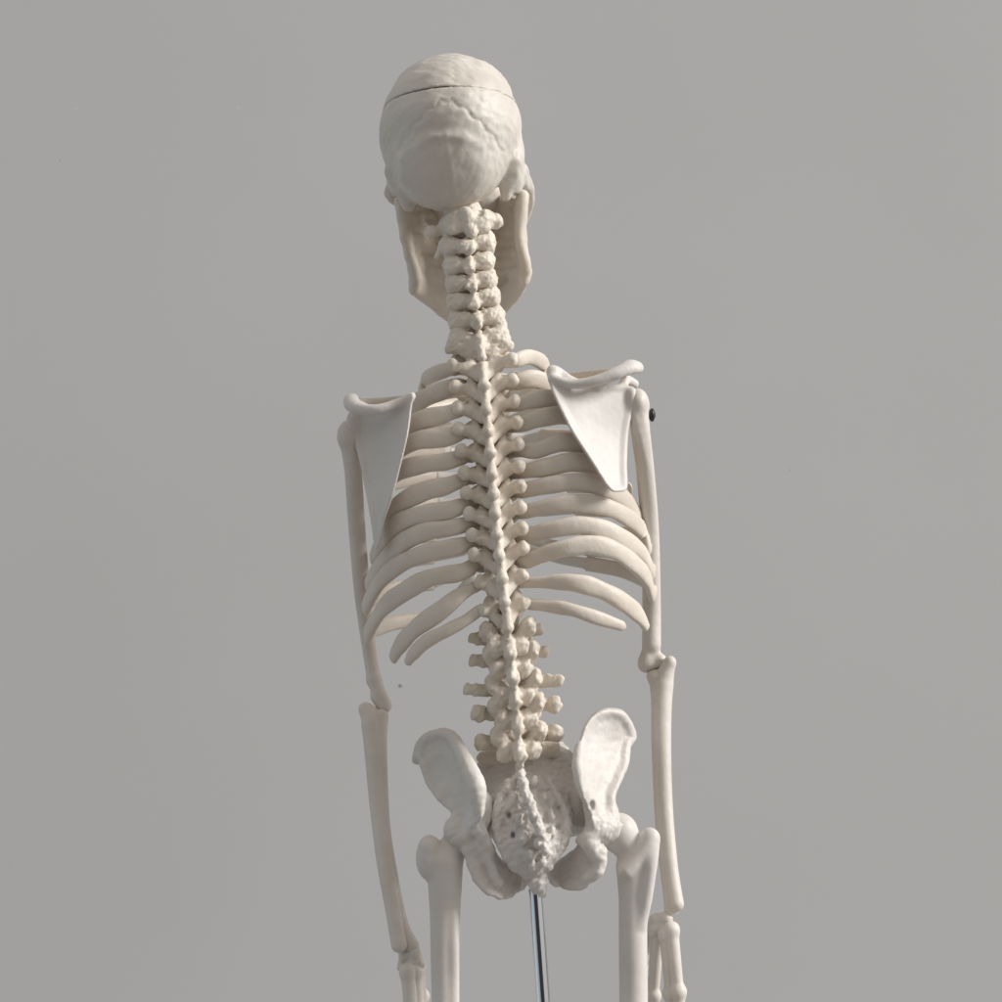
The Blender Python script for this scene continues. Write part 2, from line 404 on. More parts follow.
# thoracic
tp = [363, 384, 405, 426, 448, 470, 490, 511, 532, 552, 578, 603]
spv = [381, 405, 427, 448, 470, 490, 509, 530, 552, 574, 597, 621]
tpw = [30, 29, 29, 29.5, 29, 28, 27.5, 26, 25.5, 25, 21, 20]
for i in range(12):
    v, vs, hw = tp[i], spv[i], tpw[i]; m = mid(v); z = bd(v); ms = mid(vs) + (0 if i < 9 else 1)
    S = Sdf(); nxt = (tp + [634])[i + 1]; H = nxt - v
    S.ell(p(m, v + 4, z - 44), (26 if 0 < i < 9 else 22, H * .56, 17))
    if i == 0: S.ell(p(m, v - 7, z - 30), (27, 10, 14), k=4); S.cone(p(m - 24, v - 2, z - 24), p(m + 24, v - 4, z - 24), 8, 8)
    S.chain([p(m, v + 2, z + 0), p((m + ms) / 2, (v + vs) / 2, z + 7), p(ms, vs + 2, z + 14)], [5, 4.2, 3.6], k=4)
    S.cone(p(ms - .3, vs - H * .46, z + 14), p(ms + .4, vs + H * .2, z + 17.5), 2.2, 6.3, k=2)
    S.cone(p(ms + .4, vs + H * .2, z + 17), p(ms + .8, vs + H * .46, z + 17), 5.4, 2.6, k=1.5)
    for sg in (-1, 1):
        dv = -sg * 3.2
        S.cone(p(m + sg * 3, v + H * .66, z + 3), p(m + sg * 15, v + H * .12 + dv, z - 6), 5.2, 6.2, k=4, flat=(0, 0, 1), f=1.25)
        S.ell(p(m + sg * 7, v + H * .4, z - 12), (9, H * .5, 5), k=3)
        S.cone(p(m + sg * 10, v + 4 + dv, z - 7), p(m + sg * 12, v - 6 + dv, z - 9), 6, 5, k=4)
        S.cone(p(m + sg * 12, v + 4 + dv * .5, z - 20), p(m + sg * 14, v + 2 + dv, z - 40), 6, 7)
        if i < 10:
            S.cone(p(m + sg * 13, v + 3 + dv, z - 6), p(m + sg * hw, v + dv, z + 1), 5.5, 5.2, k=5)
            S.ell(p(m + sg * (hw - .5), v + dv - .5, z + 2), (6.2, 7.4, 6), k=3)
        else:
            S.cone(p(m + sg * 12, v + dv, z - 6), p(m + sg * (hw + 3), v + dv + 2, z - 2), 6, 4, k=5)
            S.ell(p(m + sg * hw, v + dv + (5 if i == 11 else 0), z), (5, 6.5, 5), k=4)
    part('thoracic_vertebra', S, SPINE, h=1.1, dis=.5, wl=14)

# lumbar
ltp = [634, 656, 685, 709, 738]; lsp = [649, 674, 697, 723, 751]; lhw = [38, 41, 49, 42, 41]
for i in range(5):
    v, vs, hw = ltp[i], lsp[i], lhw[i]; m = mid(v); z = bd(v); ms = mid(vs); S = Sdf(); H = 26
    S.ell(p(m, v + 4, z - 52), (25, 15, 19))
    S.cone(p(m, v + 2, z + 1), p(ms, vs + 2, z + 19), 5, 5.4, k=5, flat=(1, 0, 0), f=1.15)
    S.cone(p(ms - .6, vs - 12, z + 15), p(ms + .4, vs + 5, z + 19), 3, 6.8, k=2); S.cone(p(ms + .4, vs + 5, z + 18), p(ms + .9, vs + 13, z + 17), 6, 3.4, k=1.5)
    for sg in (-1, 1):
        dv = -sg * 4.5
        S.cone(p(m + sg * 3, v + H * .5, z + 3), p(m + sg * 16, v + 2 + dv * .4, z - 4), 6.5, 7, k=5)
        S.ell(p(m + sg * 20.5, v - 5 + dv * .5, z + 0), (8.5, 10.5, 9), k=5)
        S.ell(p(m + sg * 14, v + 14 + dv * .4, z + 3), (8.5, 9.5, 7), k=4)
        if i == 4: S.cone(p(m + sg * 6, v + 18, z - 26), p(m + sg * 33, v + 16 + dv, z - 34), 10, 9, k=6)
        S.cone(p(m + sg * 22, v - 9 + dv * .5, z + 6), p(m + sg * 24, v - 1 + dv * .5, z + 7), 4, 3, k=3)
        S.cone(p(m + sg * 12, v + 2, z - 20), p(m + sg * 15, v, z - 44), 9, 9)
        tl = hw - (3 if sg > 0 and i < 2 else 0)
        S.cone(p(m + sg * 17, v + 1 + dv, z - 14), p(m + sg * (tl - 4), v + dv, z - 10), 6.8, 6.2, k=4, flat=(0, 0, 1), f=1.7)
        if i >= 3: S.ell(p(m + sg * (hw - 4), v + dv, z - 9), (7.5, 9, 7), k=4)
    part('lumbar_vertebra', S, SPINE, h=1.2, dis=1.0, wl=13)

# sacrum and coccyx
S = Sdf()
S.plate([(482, 768), (496, 757), (520, 760), (545, 755), (566, 752), (581, 785), (579, 812), (569, 826), (564, 843), (549, 868), (541, 882), (531, 882), (513, 868), (498, 842), (488, 805)],
        [(486, 772, -66), (568, 762, -66), (523, 765, -36), (528, 800, 6), (535, 835, 20), (538, 860, 15), (535, 882, -4), (494, 830, -4), (567, 826, -6), (503, 858, 2), (557, 860, 0), (485, 800, -50), (579, 795, -58), (504, 780, -36), (552, 778, -36), (498, 806, -12), (562, 806, -12), (510, 826, 4), (550, 826, 6), (514, 800, 0), (542, 800, 0)], 9, rnd=5, k=4)
S.ell(p(521, 768, -50), (34, 20, 25), k=8)
S.ell(p(490, 768, -54), (13, 16, 12), k=8); S.ell(p(562, 764, -54), (14, 16, 12), k=8)
cr_ = [(519, 766, -6), (523, 782, 12), (528, 798, 23), (534, 814, 30), (540, 830, 31), (544, 846, 27)]
cr_ = [(u, v, d + 5) for u, v, d in cr_]
S.chain([p(*q) for q in cr_], [4, 4.2, 4.5, 5, 5, 4], k=3)
for q in cr_[1:]: S.ell(p(q[0], q[1] + 2, q[2] + 3), (4.5, 6.5, 4.5), k=4, rot=('Z', 18))
S.chain([p(508, 782, -12), p(500, 802, 4), p(496, 826, 10), p(502, 848, 14), p(514, 868, 12)], [4, 4.5, 4.5, 4.5, 3.5], k=5)
S.chain([p(548, 780, -10), p(560, 802, 6), p(567, 822, 9), p(564, 843, 11), (p(548, 868, 12))], [4, 4.5, 4.5, 4.2, 3.5], k=3)
for ch in ([(514, 782, 0), (515, 800, 9), (519, 820, 17), (524, 838, 21), (527, 856, 19)], [(534, 782, 0), (544, 798, 8), (551, 815, 13), (552, 832, 15), (547, 852, 15)]):
    for q in ch: S.ell(p(q[0], q[1], q[2] + 7), (3.8, 6.5, 5), k=3)
for q in [(523, 840, 24), (538, 843, 26), (530, 854, 22), (546, 838, 21), (533, 866, 17), (542, 862, 18)]: S.ell(p(q[0], q[1], q[2] + 8), (4.6, 5.2, 6.5), k=2.5)
for (u, v, d, r) in [(507, 796, 1, 3), (509, 816, 8, 2.6), (513, 836, 13, 2.2), (544, 790, 0, 3), (556, 808, 7, 2.6), (559, 828, 9, 2.2)]:
    S.ell(p(u, v, d + 6), (r * .8, r * 1.1, 7), k=5, sub=True)
part('sacrum', S, PELV, h=1.0, dis=.8, wl=12, dis2=.3, wl2=6)
S = Sdf(); S.chain([p(537, 874, 4), p(538, 884, 2), p(539, 893, -2)], [10, 8.5, 7], k=2); S.ell(p(536, 884, 8), (8, 6, 5))
part('coccyx', S, PELV, h=1.1, dis=.8, wl=9)

# --- skull -------------------------------------------------------------------
K = Sdf(); HD = -42
K.ell(p(451, 124, HD - 2), (70, 67, 90))
K.ell(p(450, 136, HD), (72, 62, 84), k=12)
K.ell(p(447, 165, HD + 24), (56, 47, 58), k=14)
K.ell(p(452, 100, HD - 30), (62, 46, 66), k=14)
K.ell(p(395, 170, HD - 10), (9, 28, 28), k=10); K.ell(p(516, 168, HD - 10), (9, 28, 28), k=10)
K.chain([p(396, 172, HD + 12), p(403, 190, HD + 10), p(409, 206, HD + 8)], [11, 10, 6], k=5)
K.chain([p(511, 162, HD + 8), p(509, 180, HD + 4), p(506, 196, HD + 0)], [11, 9.5, 5.5], k=8)
for sg, uu in ((-1, 391), (1, 526)):
    K.chain([p(uu - sg * 6, 172, HD - 8), p(uu, 186, HD - 35), p(uu + sg * 1, 196, HD - 70), p(uu - sg * 16, 205, HD - 88)], [6, 5, 5, 9], k=5)
K.chain([p(438, 138, HD + 88), p(441, 150, HD + 86), p(446, 172, HD + 80), p(450, 190, HD + 62)], [1.2, 1.4, 1.4, 1.2], k=5)   # occipital crest
zig = [(400, 152), (404, 144), (411, 141), (414, 130), (422, 127), (428, 117), (436, 116), (441, 107), (447, 111), (452, 108), (459, 115), (467, 116), (473, 125), (481, 127), (486, 136), (494, 139), (498, 149), (503, 152)]
K.chain([p(404, 158, HD + 60), p(425, 142, HD + 80), p(438, 137, HD + 86), p(460, 138, HD + 84), p(480, 147, HD + 70)], [3, 3, 3.2, 2.6, 1.5], k=9)   # nuchal line
K.chain([p(524, 168, HD - 20), p(530, 188, HD - 45), p(529, 208, HD - 75), p(521, 226, HD - 95)], [4, 4.5, 4.5, 5], k=4)
K.ell(p(462, 195, HD - 75), (44, 30, 30), k=12)                       # face
K.ell(p(464, 232, HD - 88), (30, 32, 24), k=8)                        # upper jaw
K.ell(p(461, 160, HD - 78), (52, 20, 22), k=8)                        # brow
K.ell(p(440, 192, HD - 108), (17, 15, 20), k=3, sub=True); K.ell(p(484, 190, HD - 108), (17, 15, 20), k=3, sub=True)
K.ell(p(462, 218, HD - 118), (9, 14, 18), k=3, sub=True)
K.ell(p(462, 252, HD - 74), (22, 20, 22), k=4, sub=True)
K.ell(p(457, 221, HD + 34), (15, 14, 16), k=3, sub=True)              # foramen magnum
K.ell(p(430, 188, HD + 70), (3, 3, 8), k=2, sub=True); K.ell(p(476, 182, HD + 74), (3, 3, 8), k=2, sub=True)
K.chain([p(393, 174, HD + 40), p(401, 192, HD + 38), p(410, 206, HD + 34)], [3, 3.4, 3.4], k=2, sub=True)
K.chain([p(505, 145, HD + 57), p(503, 165, HD + 50), p(500, 188, HD + 42)], [3, 4, 6], k=2, sub=True)
Fk, lo, hk, ax = K.field(1.6, dis=.8, wl=44, dis2=.28, wl2=11)
def smax(a, b, k): q = np.maximum(k - np.abs(a - b), 0) / k; return np.maximum(a, b) + q * q * k * .25
GX, GY, GZ = ax[0][:, None, None], ax[1][None, :, None], ax[2][None, None, :]
Q0 = p(447, 141, HD + 88); Q1 = p(450, 210, HD + 46)
nq = np.array([0, -(Q0[2] - Q1[2]), -(Q1[1] - Q0[1])]); nq = nq / np.linalg.norm(nq)
if nq[2] < 0: nq = -nq
ocp = (GY - Q0[1]) * nq[1] + (GZ - Q0[2]) * nq[2] + .0022 * (GX - Q0[0]) ** 2 * 1.0 - .8 * np.exp(-((GX - Q0[0] - (Q0[1] - GY) * .14) / 2.6) ** 2) + .5 * noise(GX, GY, GZ, 22)
Fk = smax(Fk, ocp.astype(np.float32), 11)
Zg = np.array([p(u, v, 0)[:2] for u, v in zig]); X2, Y2 = GX[:, :, 0] + 0 * GY[:, :, 0], GY[:, :, 0] + 0 * GX[:, :, 0]
d2 = np.full(X2.shape, 1e9)
for i in range(len(Zg) - 1):
    e_ = Zg[i + 1] - Zg[i]; t_ = np.clip(((X2 - Zg[i, 0]) * e_[0] + (Y2 - Zg[i, 1]) * e_[1]) / e_.dot(e_), 0, 1)
    d2 = np.minimum(d2, (X2 - Zg[i, 0] - t_ * e_[0]) ** 2 + (Y2 - Zg[i, 1] - t_ * e_[1]) ** 2)
Fk = Fk + (1.1 * np.exp(-d2 / 2.2)[:, :, None] * (GZ > HD - 60)).astype(np.float32)        # lambdoid suture
Fk = Fk + (.55 * np.exp(-((GX - p(452 + 2, 90)[0] - 2 * np.sin(GY * .9)) / 1.3) ** 2) * (GY > p(0, 116)[1]) * (GZ > HD - 100)).astype(np.float32)   # sagittal suture
a, b, c = p(381, 112, HD), p(518, 106, HD), p(446, 89, HD + 76)
nrm = np.cross(b - a, c - a); nrm /= np.linalg.norm(nrm)
if nrm[1] < 0: nrm = -nrm
PL = ((ax[0][:, None, None] - a[0]) * nrm[0] + (ax[1][None, :, None] - a[1]) * nrm[1] + (ax[2][None, None, :] - a[2]) * nrm[2]).astype(np.float32)
PL = PL + .5 * noise(ax[0][:, None, None], ax[1][None, :, None], ax[2][None, None, :], 40).astype(np.float32)
gx = ax[0][:, None, None] + 0 * PL[:, :, :1]
gu = gx + 501
GAP = (.5 + .5 * np.exp(-((gu - 430) / 20.0) ** 2) - 1.1 * np.exp(-((gu - 484) / 26.0) ** 2) - .35 * np.exp(-((gu - 392) / 8.0) ** 2)).astype(np.float32)
obj('skull_cap', surface_net(smax(Fk, GAP - PL, .5), lo, hk), SKULL, sk)
cranium = obj('cranium', surface_net(smax(Fk, PL + GAP, .5), lo, hk), SKULL, sk)

J = Sdf()
for sg in (-1, 1):
    if sg < 0:
        cond, ang, cor, ram = (400, 200, HD - 14), (415, 284, HD - 36), (434, 200, HD - 80), (406, 240, HD - 18)
        body = [(417, 282, HD - 44), (432, 295, HD - 75), (452, 311, HD - 108), (472, 319, HD - 122)]
        lower = [(415, 290, HD - 40), (430, 300, HD - 74), (450, 315, HD - 108), (472, 325, HD - 120)]
    else:
        cond, ang, cor, ram = (523, 196, HD - 14), (525, 274, HD - 36), (498, 196, HD - 80), (519, 236, HD - 18)
        body = [(524, 272, HD - 44), (512, 289, HD - 75), (494, 307, HD - 108), (472, 319, HD - 122)]
        lower = [(524, 281, HD - 40), (513, 297, HD - 74), (496, 313, HD - 108), (472, 325, HD - 120)]
    J.chain([p(*cond), p(*ram), p(ang[0], ang[1] - 10, ang[2] + 8), p(*ang)], [6.5, 5, 5.5, 5.5], k=5)
    J.chain([p(*cor), p(cor[0] - sg * 2, (cor[1] + ang[1]) / 2, HD - 86), p(cor[0] - sg * 6, ang[1] + 6, HD - 92)], [4, 6, 7], k=5)
    for t in (.02, .15, .28, .41, .54, .67, .8, .93):
        A = np.array((cond[0] - sg * 3, cond[1] + 6, cond[2])) * (1 - t) + np.array(ang) * t; B = np.array(cor) * (1 - t) + np.array((cor[0] - sg * 6, ang[1] + 6, HD - 92)) * t
        J.cone(p(*A), p(*B), 4.5, 5, k=8)
    J.chain([p(*q) for q in body], [9, 10, 10, 10], k=6)
    J.chain([p(*q) for q in lower], [6, 6.5, 7, 7], k=6)
    J.chain([p(q[0] - sg * 1, q[1] - 17, q[2] - 2) for q in body], [7, 7, 6.5, 6.5], k=6)
J.ell(p(472, 319, HD - 126), (15, 14, 9), k=8)
part('mandible', J, CREAM, h=1.5, dis=.5, wl=30)

# --- rib cage --------------------------------------------------------------
def cage_axis(P):
    c = p(mid(450) + 2, 501, -82); q = np.array([c[0] - (P[1]) * .09 * -1 * 0, P[1], 0.0])
    v = 501 - P[1]; q[0] = p(mid(min(max(v, 360), 640)), 501, 0)[0]; q[2] = -82 + (v - 501) * TT
    q[1] = P[1] + 14                                     # ribs face a little upwards
    return q
prof_x = [0, .18, .34, .5, .65, .78, .9, .97, 1.0]
prof_d = [-8, -6, 3, 4, -4, -16, -38, -58, -76]
RW_ = [60, 82, 102, 116, 128, 137, 143, 147, 149, 149, 150, 150]
LW_ = [58, 76, 94, 106, 114, 120, 124, 128, 131, 133, 133, 133]
rightp = [
    [(514, 361), (530, 357), (545, 366), (543, 384)],
    [(514, 383), (535, 379), (556, 389), (566, 404)],
    [(518, 404), (540, 399), (565, 404), (583, 422)],
    [(520, 425), (540, 418), (568, 416), (592, 430), (602, 446)],
    [(521, 450), (538, 450), (565, 442), (595, 450), (614, 470)],
    [(521, 472), (545, 468), (575, 462), (605, 470), (626, 492)],
    [(522, 491), (550, 485), (578, 482), (606, 488), (629, 503), (638, 518)],
    [(524, 512), (550, 506), (577, 503), (606, 507), (630, 519), (643, 532), (648, 548)],
    [(526, 536), (550, 530), (579, 525), (603, 529), (625, 540), (642, 553), (651, 572)],
    [(525, 562), (545, 554), (566, 548), (590, 545), (613, 550), (632, 562), (646, 577), (652, 595)],
    [(522, 583), (548, 582), (575, 583), (598, 589), (620, 600), (638, 614), (647, 629)],
    [(526, 604), (548, 606), (572, 610), (597, 618), (625, 627)]]
leftp = [
    [(455, 369), (440, 372), (425, 381), (423, 398)],
    [(456, 386), (437, 393), (420, 401), (410, 414)],
    [(460, 410), (442, 415), (420, 421), (402, 434), (393, 446)],
    [(462, 433), (443, 438), (420, 440), (397, 450), (386, 464)],
    [(464, 457), (444, 462), (420, 465), (395, 473), (381, 489)],
    [(466, 479), (446, 486), (425, 491), (398, 505), (380, 525)],
    [(468, 504), (450, 510), (425, 514), (401, 522), (384, 538), (374, 558)],
    [(470, 524), (450, 528), (425, 532), (402, 543), (383, 561), (369, 584)],
    [(472, 543), (455, 547), (428, 553), (402, 563), (380, 581), (366, 607)],
    [(474, 567), (458, 573), (430, 578), (404, 592), (383, 608), (368, 634)],
    [(478, 586), (460, 595), (440, 611), (416, 628), (401, 644), (392, 660)],
    [(482, 609), (466, 620), (446, 631), (427, 641), (414, 653), (407, 664)]]
stern_v = [402, 420, 441, 462, 482, 502, 518]
def stx(v): return mid(v) + 3
for side, RP, WW in ((1, rightp, RW_), (-1, leftp, LW_)):
    for i in range(12):
        W = WW[i]; pts = []
        for (u, v) in RP[i]:
            x = abs(u - mid(v)) / W
            zz = np.interp(x, prof_x, prof_d)
            if i >= 10: zz = np.interp(x, prof_x, prof_d) + (2 if i == 11 else 0)
            pts.append((u, v, zz + .5 * bd(v) - (12 if i < 2 else 0)))
        u0, v0 = RP[i][0]; mm = mid(v0)
        pts = [(mm + side * 16, v0 + 2, pts[0][2] - 22)] + pts
        nat = len(pts)
        if i < 10:
            ul, vl, dl = pts[-1]; m2 = stx(vl); sgn = side
            ev = ([377, 393, 412, 436, 460, 485, 508, 528, 548, 563] if side > 0 else [385, 406, 429, 452, 476, 502, 534, 556, 583, 618])[i]
            drop = ev - vl
            fr = [.97, .80, .52 if i > 3 else .40] if i > 1 else [.85, .6, .4]
            for f_, dd, q in zip(fr, (-.36, -.72, -1.0), (.35, .75, 1.0)):
                depth = dl + (-178 + (v0 - 450) * -.02 - dl) * -dd if i > 1 else dl + (-140 - dl) * -dd
                pts.append((m2 + side * abs(ul - mid(vl)) * f_, vl + drop * q, depth))
        wmax = [8, 10, 10, 10, 9.6, 9.8, 9.8, 9.5, 9.5, 9.8, 9.6, 7][i]
        rw = [7.5, 7.5, wmax * .95] + [wmax] * 3 + [wmax * .85] * 3 if i < 10 else [4.5, 5.5, wmax * .8, wmax, wmax, wmax, wmax * .62]
        rt = [3.8, 4.5, 4.6] + [4.3] * 5 if i < 10 else [3.5, 4.4, 4.6, 4.6, 4.2, 3.2]
        ob = obj('rib', sweep([p(*q) for q in pts], rw, rt, cage_axis), CREAM, sk)
        if i < 10:
            e1 = pts[-2]; e0 = tuple(.88 * q + .12 * q1 for q, q1 in zip(pts[-1], e1))
            if i < 7: tgt = (stx(ev) + side * 16, min(ev + side * 2, 520), -184 if i else -168)
            else: tgt = (stx(520) + side * (18 + 3 * (i - 7)), ((530, 538, 546) if side > 0 else (543, 560, 575))[i - 7], -186)
            md = ((e0[0] * .5 + tgt[0] * .5), (e0[1] * .52 + tgt[1] * .48) + 2, (e0[2] + tgt[2]) / 2 - 6)
            obj('costal_cartilage', sweep([p(*q) for q in [e0, md, tgt]], [6, 6, 5.5], [4, 4, 4], cage_axis, n=8), CART, ob)
S = Sdf()
S.ell(p(stx(390), 390, -172), (42, 20, 7), k=8)
S.chain([p(stx(405), 405, -178), p(stx(425), 425, -182), p(stx(460), 460, -190), p(stx(495), 495, -194), p(stx(520), 520, -192)], [18, 16, 17, 19, 15], k=6, flat=(0, 0, 1), f=3)
S.cone(p(stx(525), 525, -191), p(stx(548), 550, -186), 8, 4, k=6, flat=(0, 0, 1), f=2)
part('sternum', S, CREAM, h=1.6, dis=.5, wl=20)

# --- shoulders and arms -----------------------------------------------------
S = Sdf()       # right
S.plate([(548, 369), (558, 367), (575, 378), (600, 384), (628, 385), (636, 398), (633, 412), (629, 432), (627, 465), (627, 488), (618, 492), (609, 490), (597, 473), (586, 456), (572, 435), (560, 412), (550, 388)],
        [(549, 370, 14), (556, 400, 24), (575, 440, 26), (607, 488, 20), (624, 488, 6), (628, 440, -10), (632, 400, -16), (590, 385, 2), (595, 425, 8), (580, 410, 15)], 2.4, rim=1.5, rimw=7, rnd=2)
S.chain([p(553, 378, 22), p(572, 384, 22), p(595, 381, 24), (p(615, 373, 22)), p(629, 367, 14)], [4, 5, 5.5, 5.5, 6], k=5)
S.chain([p(620, 372, 20), p(631, 367, 12), p(636, 367, 0)], [6, 9, 8], k=4, flat=(.2, .6, .5), f=1.5)
S.ell(p(553, 372, 16), (6, 6, 5), k=5)
S.chain([p(600, 384, 6), p(615, 376, 20)], [5, 4], k=6)
S.ell(p(632, 400, -16), (6, 13, 9), k=6)
S.chain([p(622, 388, -18), p(626, 380, -36), p(634, 384, -48)], [5, 5, 5], k=4)
part('scapula', S, WHITE, h=1.2)
S = Sdf()       # left
S.plate([(352, 412), (375, 408), (400, 404), (413, 396), (412, 412), (409, 435), (401, 468), (393, 498), (384, 522), (379, 545), (374, 548), (370, 522), (364, 490), (358, 460), (350, 430)],
        [(352, 420, -22), (413, 396, 22), (409, 435, 24), (393, 498, 14), (378, 544, -12), (366, 500, -24), (358, 460, -24), (385, 430, -2), (382, 480, -4), (380, 407, 0)], 2.4, rim=2.4, rimw=7, rnd=2)
S.chain([p(412, 396, 24), p(395, 404, 20), p(375, 410, 20), p(356, 408, 10)], [3.5, 4.5, 5.5, 6], k=5)
S.chain([p(362, 408, 12), p(353, 405, 4), p(351, 400, -8)], [6, 8.5, 8], k=4, flat=(-.2, .6, .5), f=1.4)
S.ell(p(352, 424, -20), (6, 13, 9), k=6)
S.chain([p(362, 412, -22), p(358, 402, -38), p(352, 404, -50)], [5, 5, 5], k=4)
part('scapula', S, WHITE, h=1.2)

S = Sdf(); S.chain([p(636, 368, -14), p(612, 373, -50), p(575, 377, -105), p(545, 381, -150), p(520, 386, -170)], [6, 5.5, 5.5, 6, 8], k=3)
part('clavicle', S, CREAM, h=1.5)
S = Sdf(); S.chain([p(353, 405, -18), p(378, 403, -52), p(410, 400, -105), p(440, 394, -150), p(462, 392, -170)], [6, 5.5, 5.5, 6, 8], k=3)
part('clavicle', S, CREAM, h=1.5)

S = Sdf()       # right humerus
S.ell(p(637, 403, -22), (12, 15, 16), k=6)
S.chain([p(638, 408, -22), p(640.5, 432, -22), p(645, 470, -40), p(650, 530, -74), p(651.5, 600, -96), p(651.5, 645, -98)], [10.5, 9.8, 9.4, 9.2, 9.6, 9.8], k=5)
S.chain([p(633, 412, -14), p(640, 440, -18), p(646, 468, -34)], [4, 3.5, 3], k=4)
S.cone(p(646, 664, -100), p(660, 661, -98), 8.5, 7.5, k=8); S.ell(p(646, 660, -100), (6, 11, 8), k=6)
S.ell(p(657, 664, -86), (6, 6.5, 6), k=3, sub=True)
part('humerus', S, ARM, h=1.4)
S = Sdf()       # left humerus
S.ell(p(348, 435, -28), (11, 15, 15), k=6)
S.chain([p(349, 440, -28), p(353, 470, -44), p(357, 530, -76), p(362, 590, -98), p(368, 640, -102), p(374, 680, -100)], [10, 9, 8.8, 8.6, 7.5, 7.2], k=5)
S.cone(p(377, 697, -100), p(385, 707, -98), 7, 6.5, k=7); S.cone(p(374, 680, -100), p(384, 703, -98), 7, 7, k=5)
S.ell(p(382, 702, -86), (5, 6, 6), k=3, sub=True)
part('humerus', S, ARM, h=1.4)

S = Sdf()       # right ulna
S.chain([p(668, 667, -89), p(663, 685, -91), p(661.8, 720, -85), p(663, 770, -76), p(666, 820, -66), p(671, 870, -54), p(676, 904, -46)], [7, 11, 9.8, 8.6, 7.8, 7.4, 8], k=3)
S.chain([p(670, 662, -88), p(664, 670, -104)], [6.5, 6], k=4)
part('ulna', S, ARM, h=1.4)
S = Sdf()
S.chain([p(658, 681, -95), p(659, 700, -94), p(659, 740, -88), p(660.5, 790, -75), p(663.5, 840, -64), p(669.5, 890, -53), p(672, 908, -50)], [9.5, 8.2, 7.8, 7.4, 7.2, 7, 8], k=3)
S.ell(p(656, 676, -94), (10, 6.5, 9), k=5)
part('radius', S, ARM, h=1.4)
S = Sdf()       # left ulna
S.chain([p(366, 711, -92), p(372, 725, -90), p(375, 760, -86), p(379, 810, -78), p(384.5, 860, -68), p(393, 910, -56), p(399, 945, -50)], [6, 11.2, 10.2, 9.2, 8.4, 7.8, 8], k=3)
S.chain([p(365, 708, -92), p(378, 718, -100)], [6, 9], k=6)
part('ulna', S, ARM, h=1.4)
S = Sdf()
S.chain([p(381, 717, -91), p(379.5, 740, -87), p(380.5, 780, -81), p(383.5, 830, -74), p(392, 880, -68), p(402, 925, -62), p(412, 946, -58)], [8.2, 8, 7.6, 7.4, 7, 6.8, 7.5], k=3)
part('radius', S, ARM, h=1.4)

def hand(cu, cv, dz, seg, d0):
    seg = [([(a, b, c + dz) for a, b, c in pts], rs) for pts, rs in seg]; d0 += dz
    S = Sdf()
    for (a, b, r) in [(-6, 4, 7), (4, 2, 7), (-8, 14, 6.5), (2, 13, 7), (9, 12, 6)]:
        S.ell(p(cu + a, cv + b, d0 + (a * .4)), (r, r, r), k=3)
    o = part('wrist_bones', S, ARM, h=1.3, dis=.6, wl=9)
    for (pts, rs) in seg:
        F_ = Sdf()
        for j in range(len(pts) - 1):
            a, b = pts[j], pts[j + 1]
            F_.cone(p(*a), p(*b), rs[j] * .86, rs[j + 1] * .84, k=4)
            F_.ell(p(*a), (rs[j],) * 3, k=4); F_.ell(p(*b), (rs[j] * .95,) * 3, k=4)
        part('finger', F_, ARM, parent=o, h=1.3)
    return o
hand(662, 916, -38, [
    ([(671, 930, -6), (678, 992, -2), (683, 1036, 0), (685, 1066, -4)], [8.6, 7.2, 5.8, 4.8]),
    ([(666, 934, -8), (671, 994, -8), (675, 1040, -14), (677, 1070, -24)], [8.2, 7.2, 5.8, 4.8]),
    ([(659, 930, -20), (654, 996, -28), (653, 1044, -36), (652, 1076, -44)], [6.5, 6, 5.2, 4.6]),
    ([(655, 932, -34), (653, 984, -44), (651, 1030, -52), (648, 1060, -60)], [6.2, 5.6, 5, 4.4]),
    ([(652, 926, -42), (645, 958, -62), (641, 990, -74)], [6, 5.4, 4.6])], -14)
hand(411, 952, -44, [
    ([(408, 972, -6), (412, 1024, -2), (414, 1066, 0), (415, 1096, -4)], [8.6, 8.2, 6.4, 5]),
    ([(415, 972, -10), (419, 1028, -12), (421, 1076, -18), (421, 1104, -24)], [8.6, 8, 6, 5]),
    ([(419, 968, -24), (423, 1028, -28), (426, 1076, -34), (427, 1106, -42)], [7, 6, 5.2, 4.6]),
    ([(419, 968, -36), (424, 1022, -46), (428, 1064, -56), (430, 1092, -64)], [6.5, 5.6, 5, 4.4]),
    ([(417, 964, -44), (423, 996, -64), (428, 1028, -78)], [6, 5.4, 4.6])], -14)

S = Sdf(); S.cone(p(646, 414, -24), p(651, 415, -24), 4.5, 4.5, k=1); S.ell(p(652, 415, -24), (3.2, 7, 6), k=1)
part('shoulder_screw', S, BLACK, h=.8)

# --- pelvis -----------------------------------------------------------------
def smooth01(x): x = np.clip(x, 0, 1); return x * x * (3 - 2 * x)
def hip_rough(X, Y, Z): return (.38 + .62 * smooth01((-(Y) - 285) / 35)).astype(np.float32)
S = Sdf()       # right hip bone
S.plate([(578, 748), (585, 726), (598, 713), (616, 711), (630, 719), (640, 741), (634, 752), (631, 768), (624, 782), (616, 797), (617, 814), (610, 828), (594, 826), (588, 808), (580, 790), (576, 768)],
        [(576, 746, 4), (574, 770, 20), (582, 798, 22), (598, 713, -18), (616, 711, -32), (640, 741, -62), (630, 770, -40), (616, 800, -10), (600, 825, 4), (602, 765, -16), (600, 790, -6), (612, 740, -36)], 4.5, rim=3.2, rimw=9, rnd=3)
S.chain([p(579, 748, 8), p(578, 768, 22), p(582, 788, 25), p(588, 800, 22)], [5, 6, 5.5, 5], k=4)
S.chain([p(590, 800, 16), p(592, 812, 10), p(597, 822, 6)], [6, 8, 12], k=6)
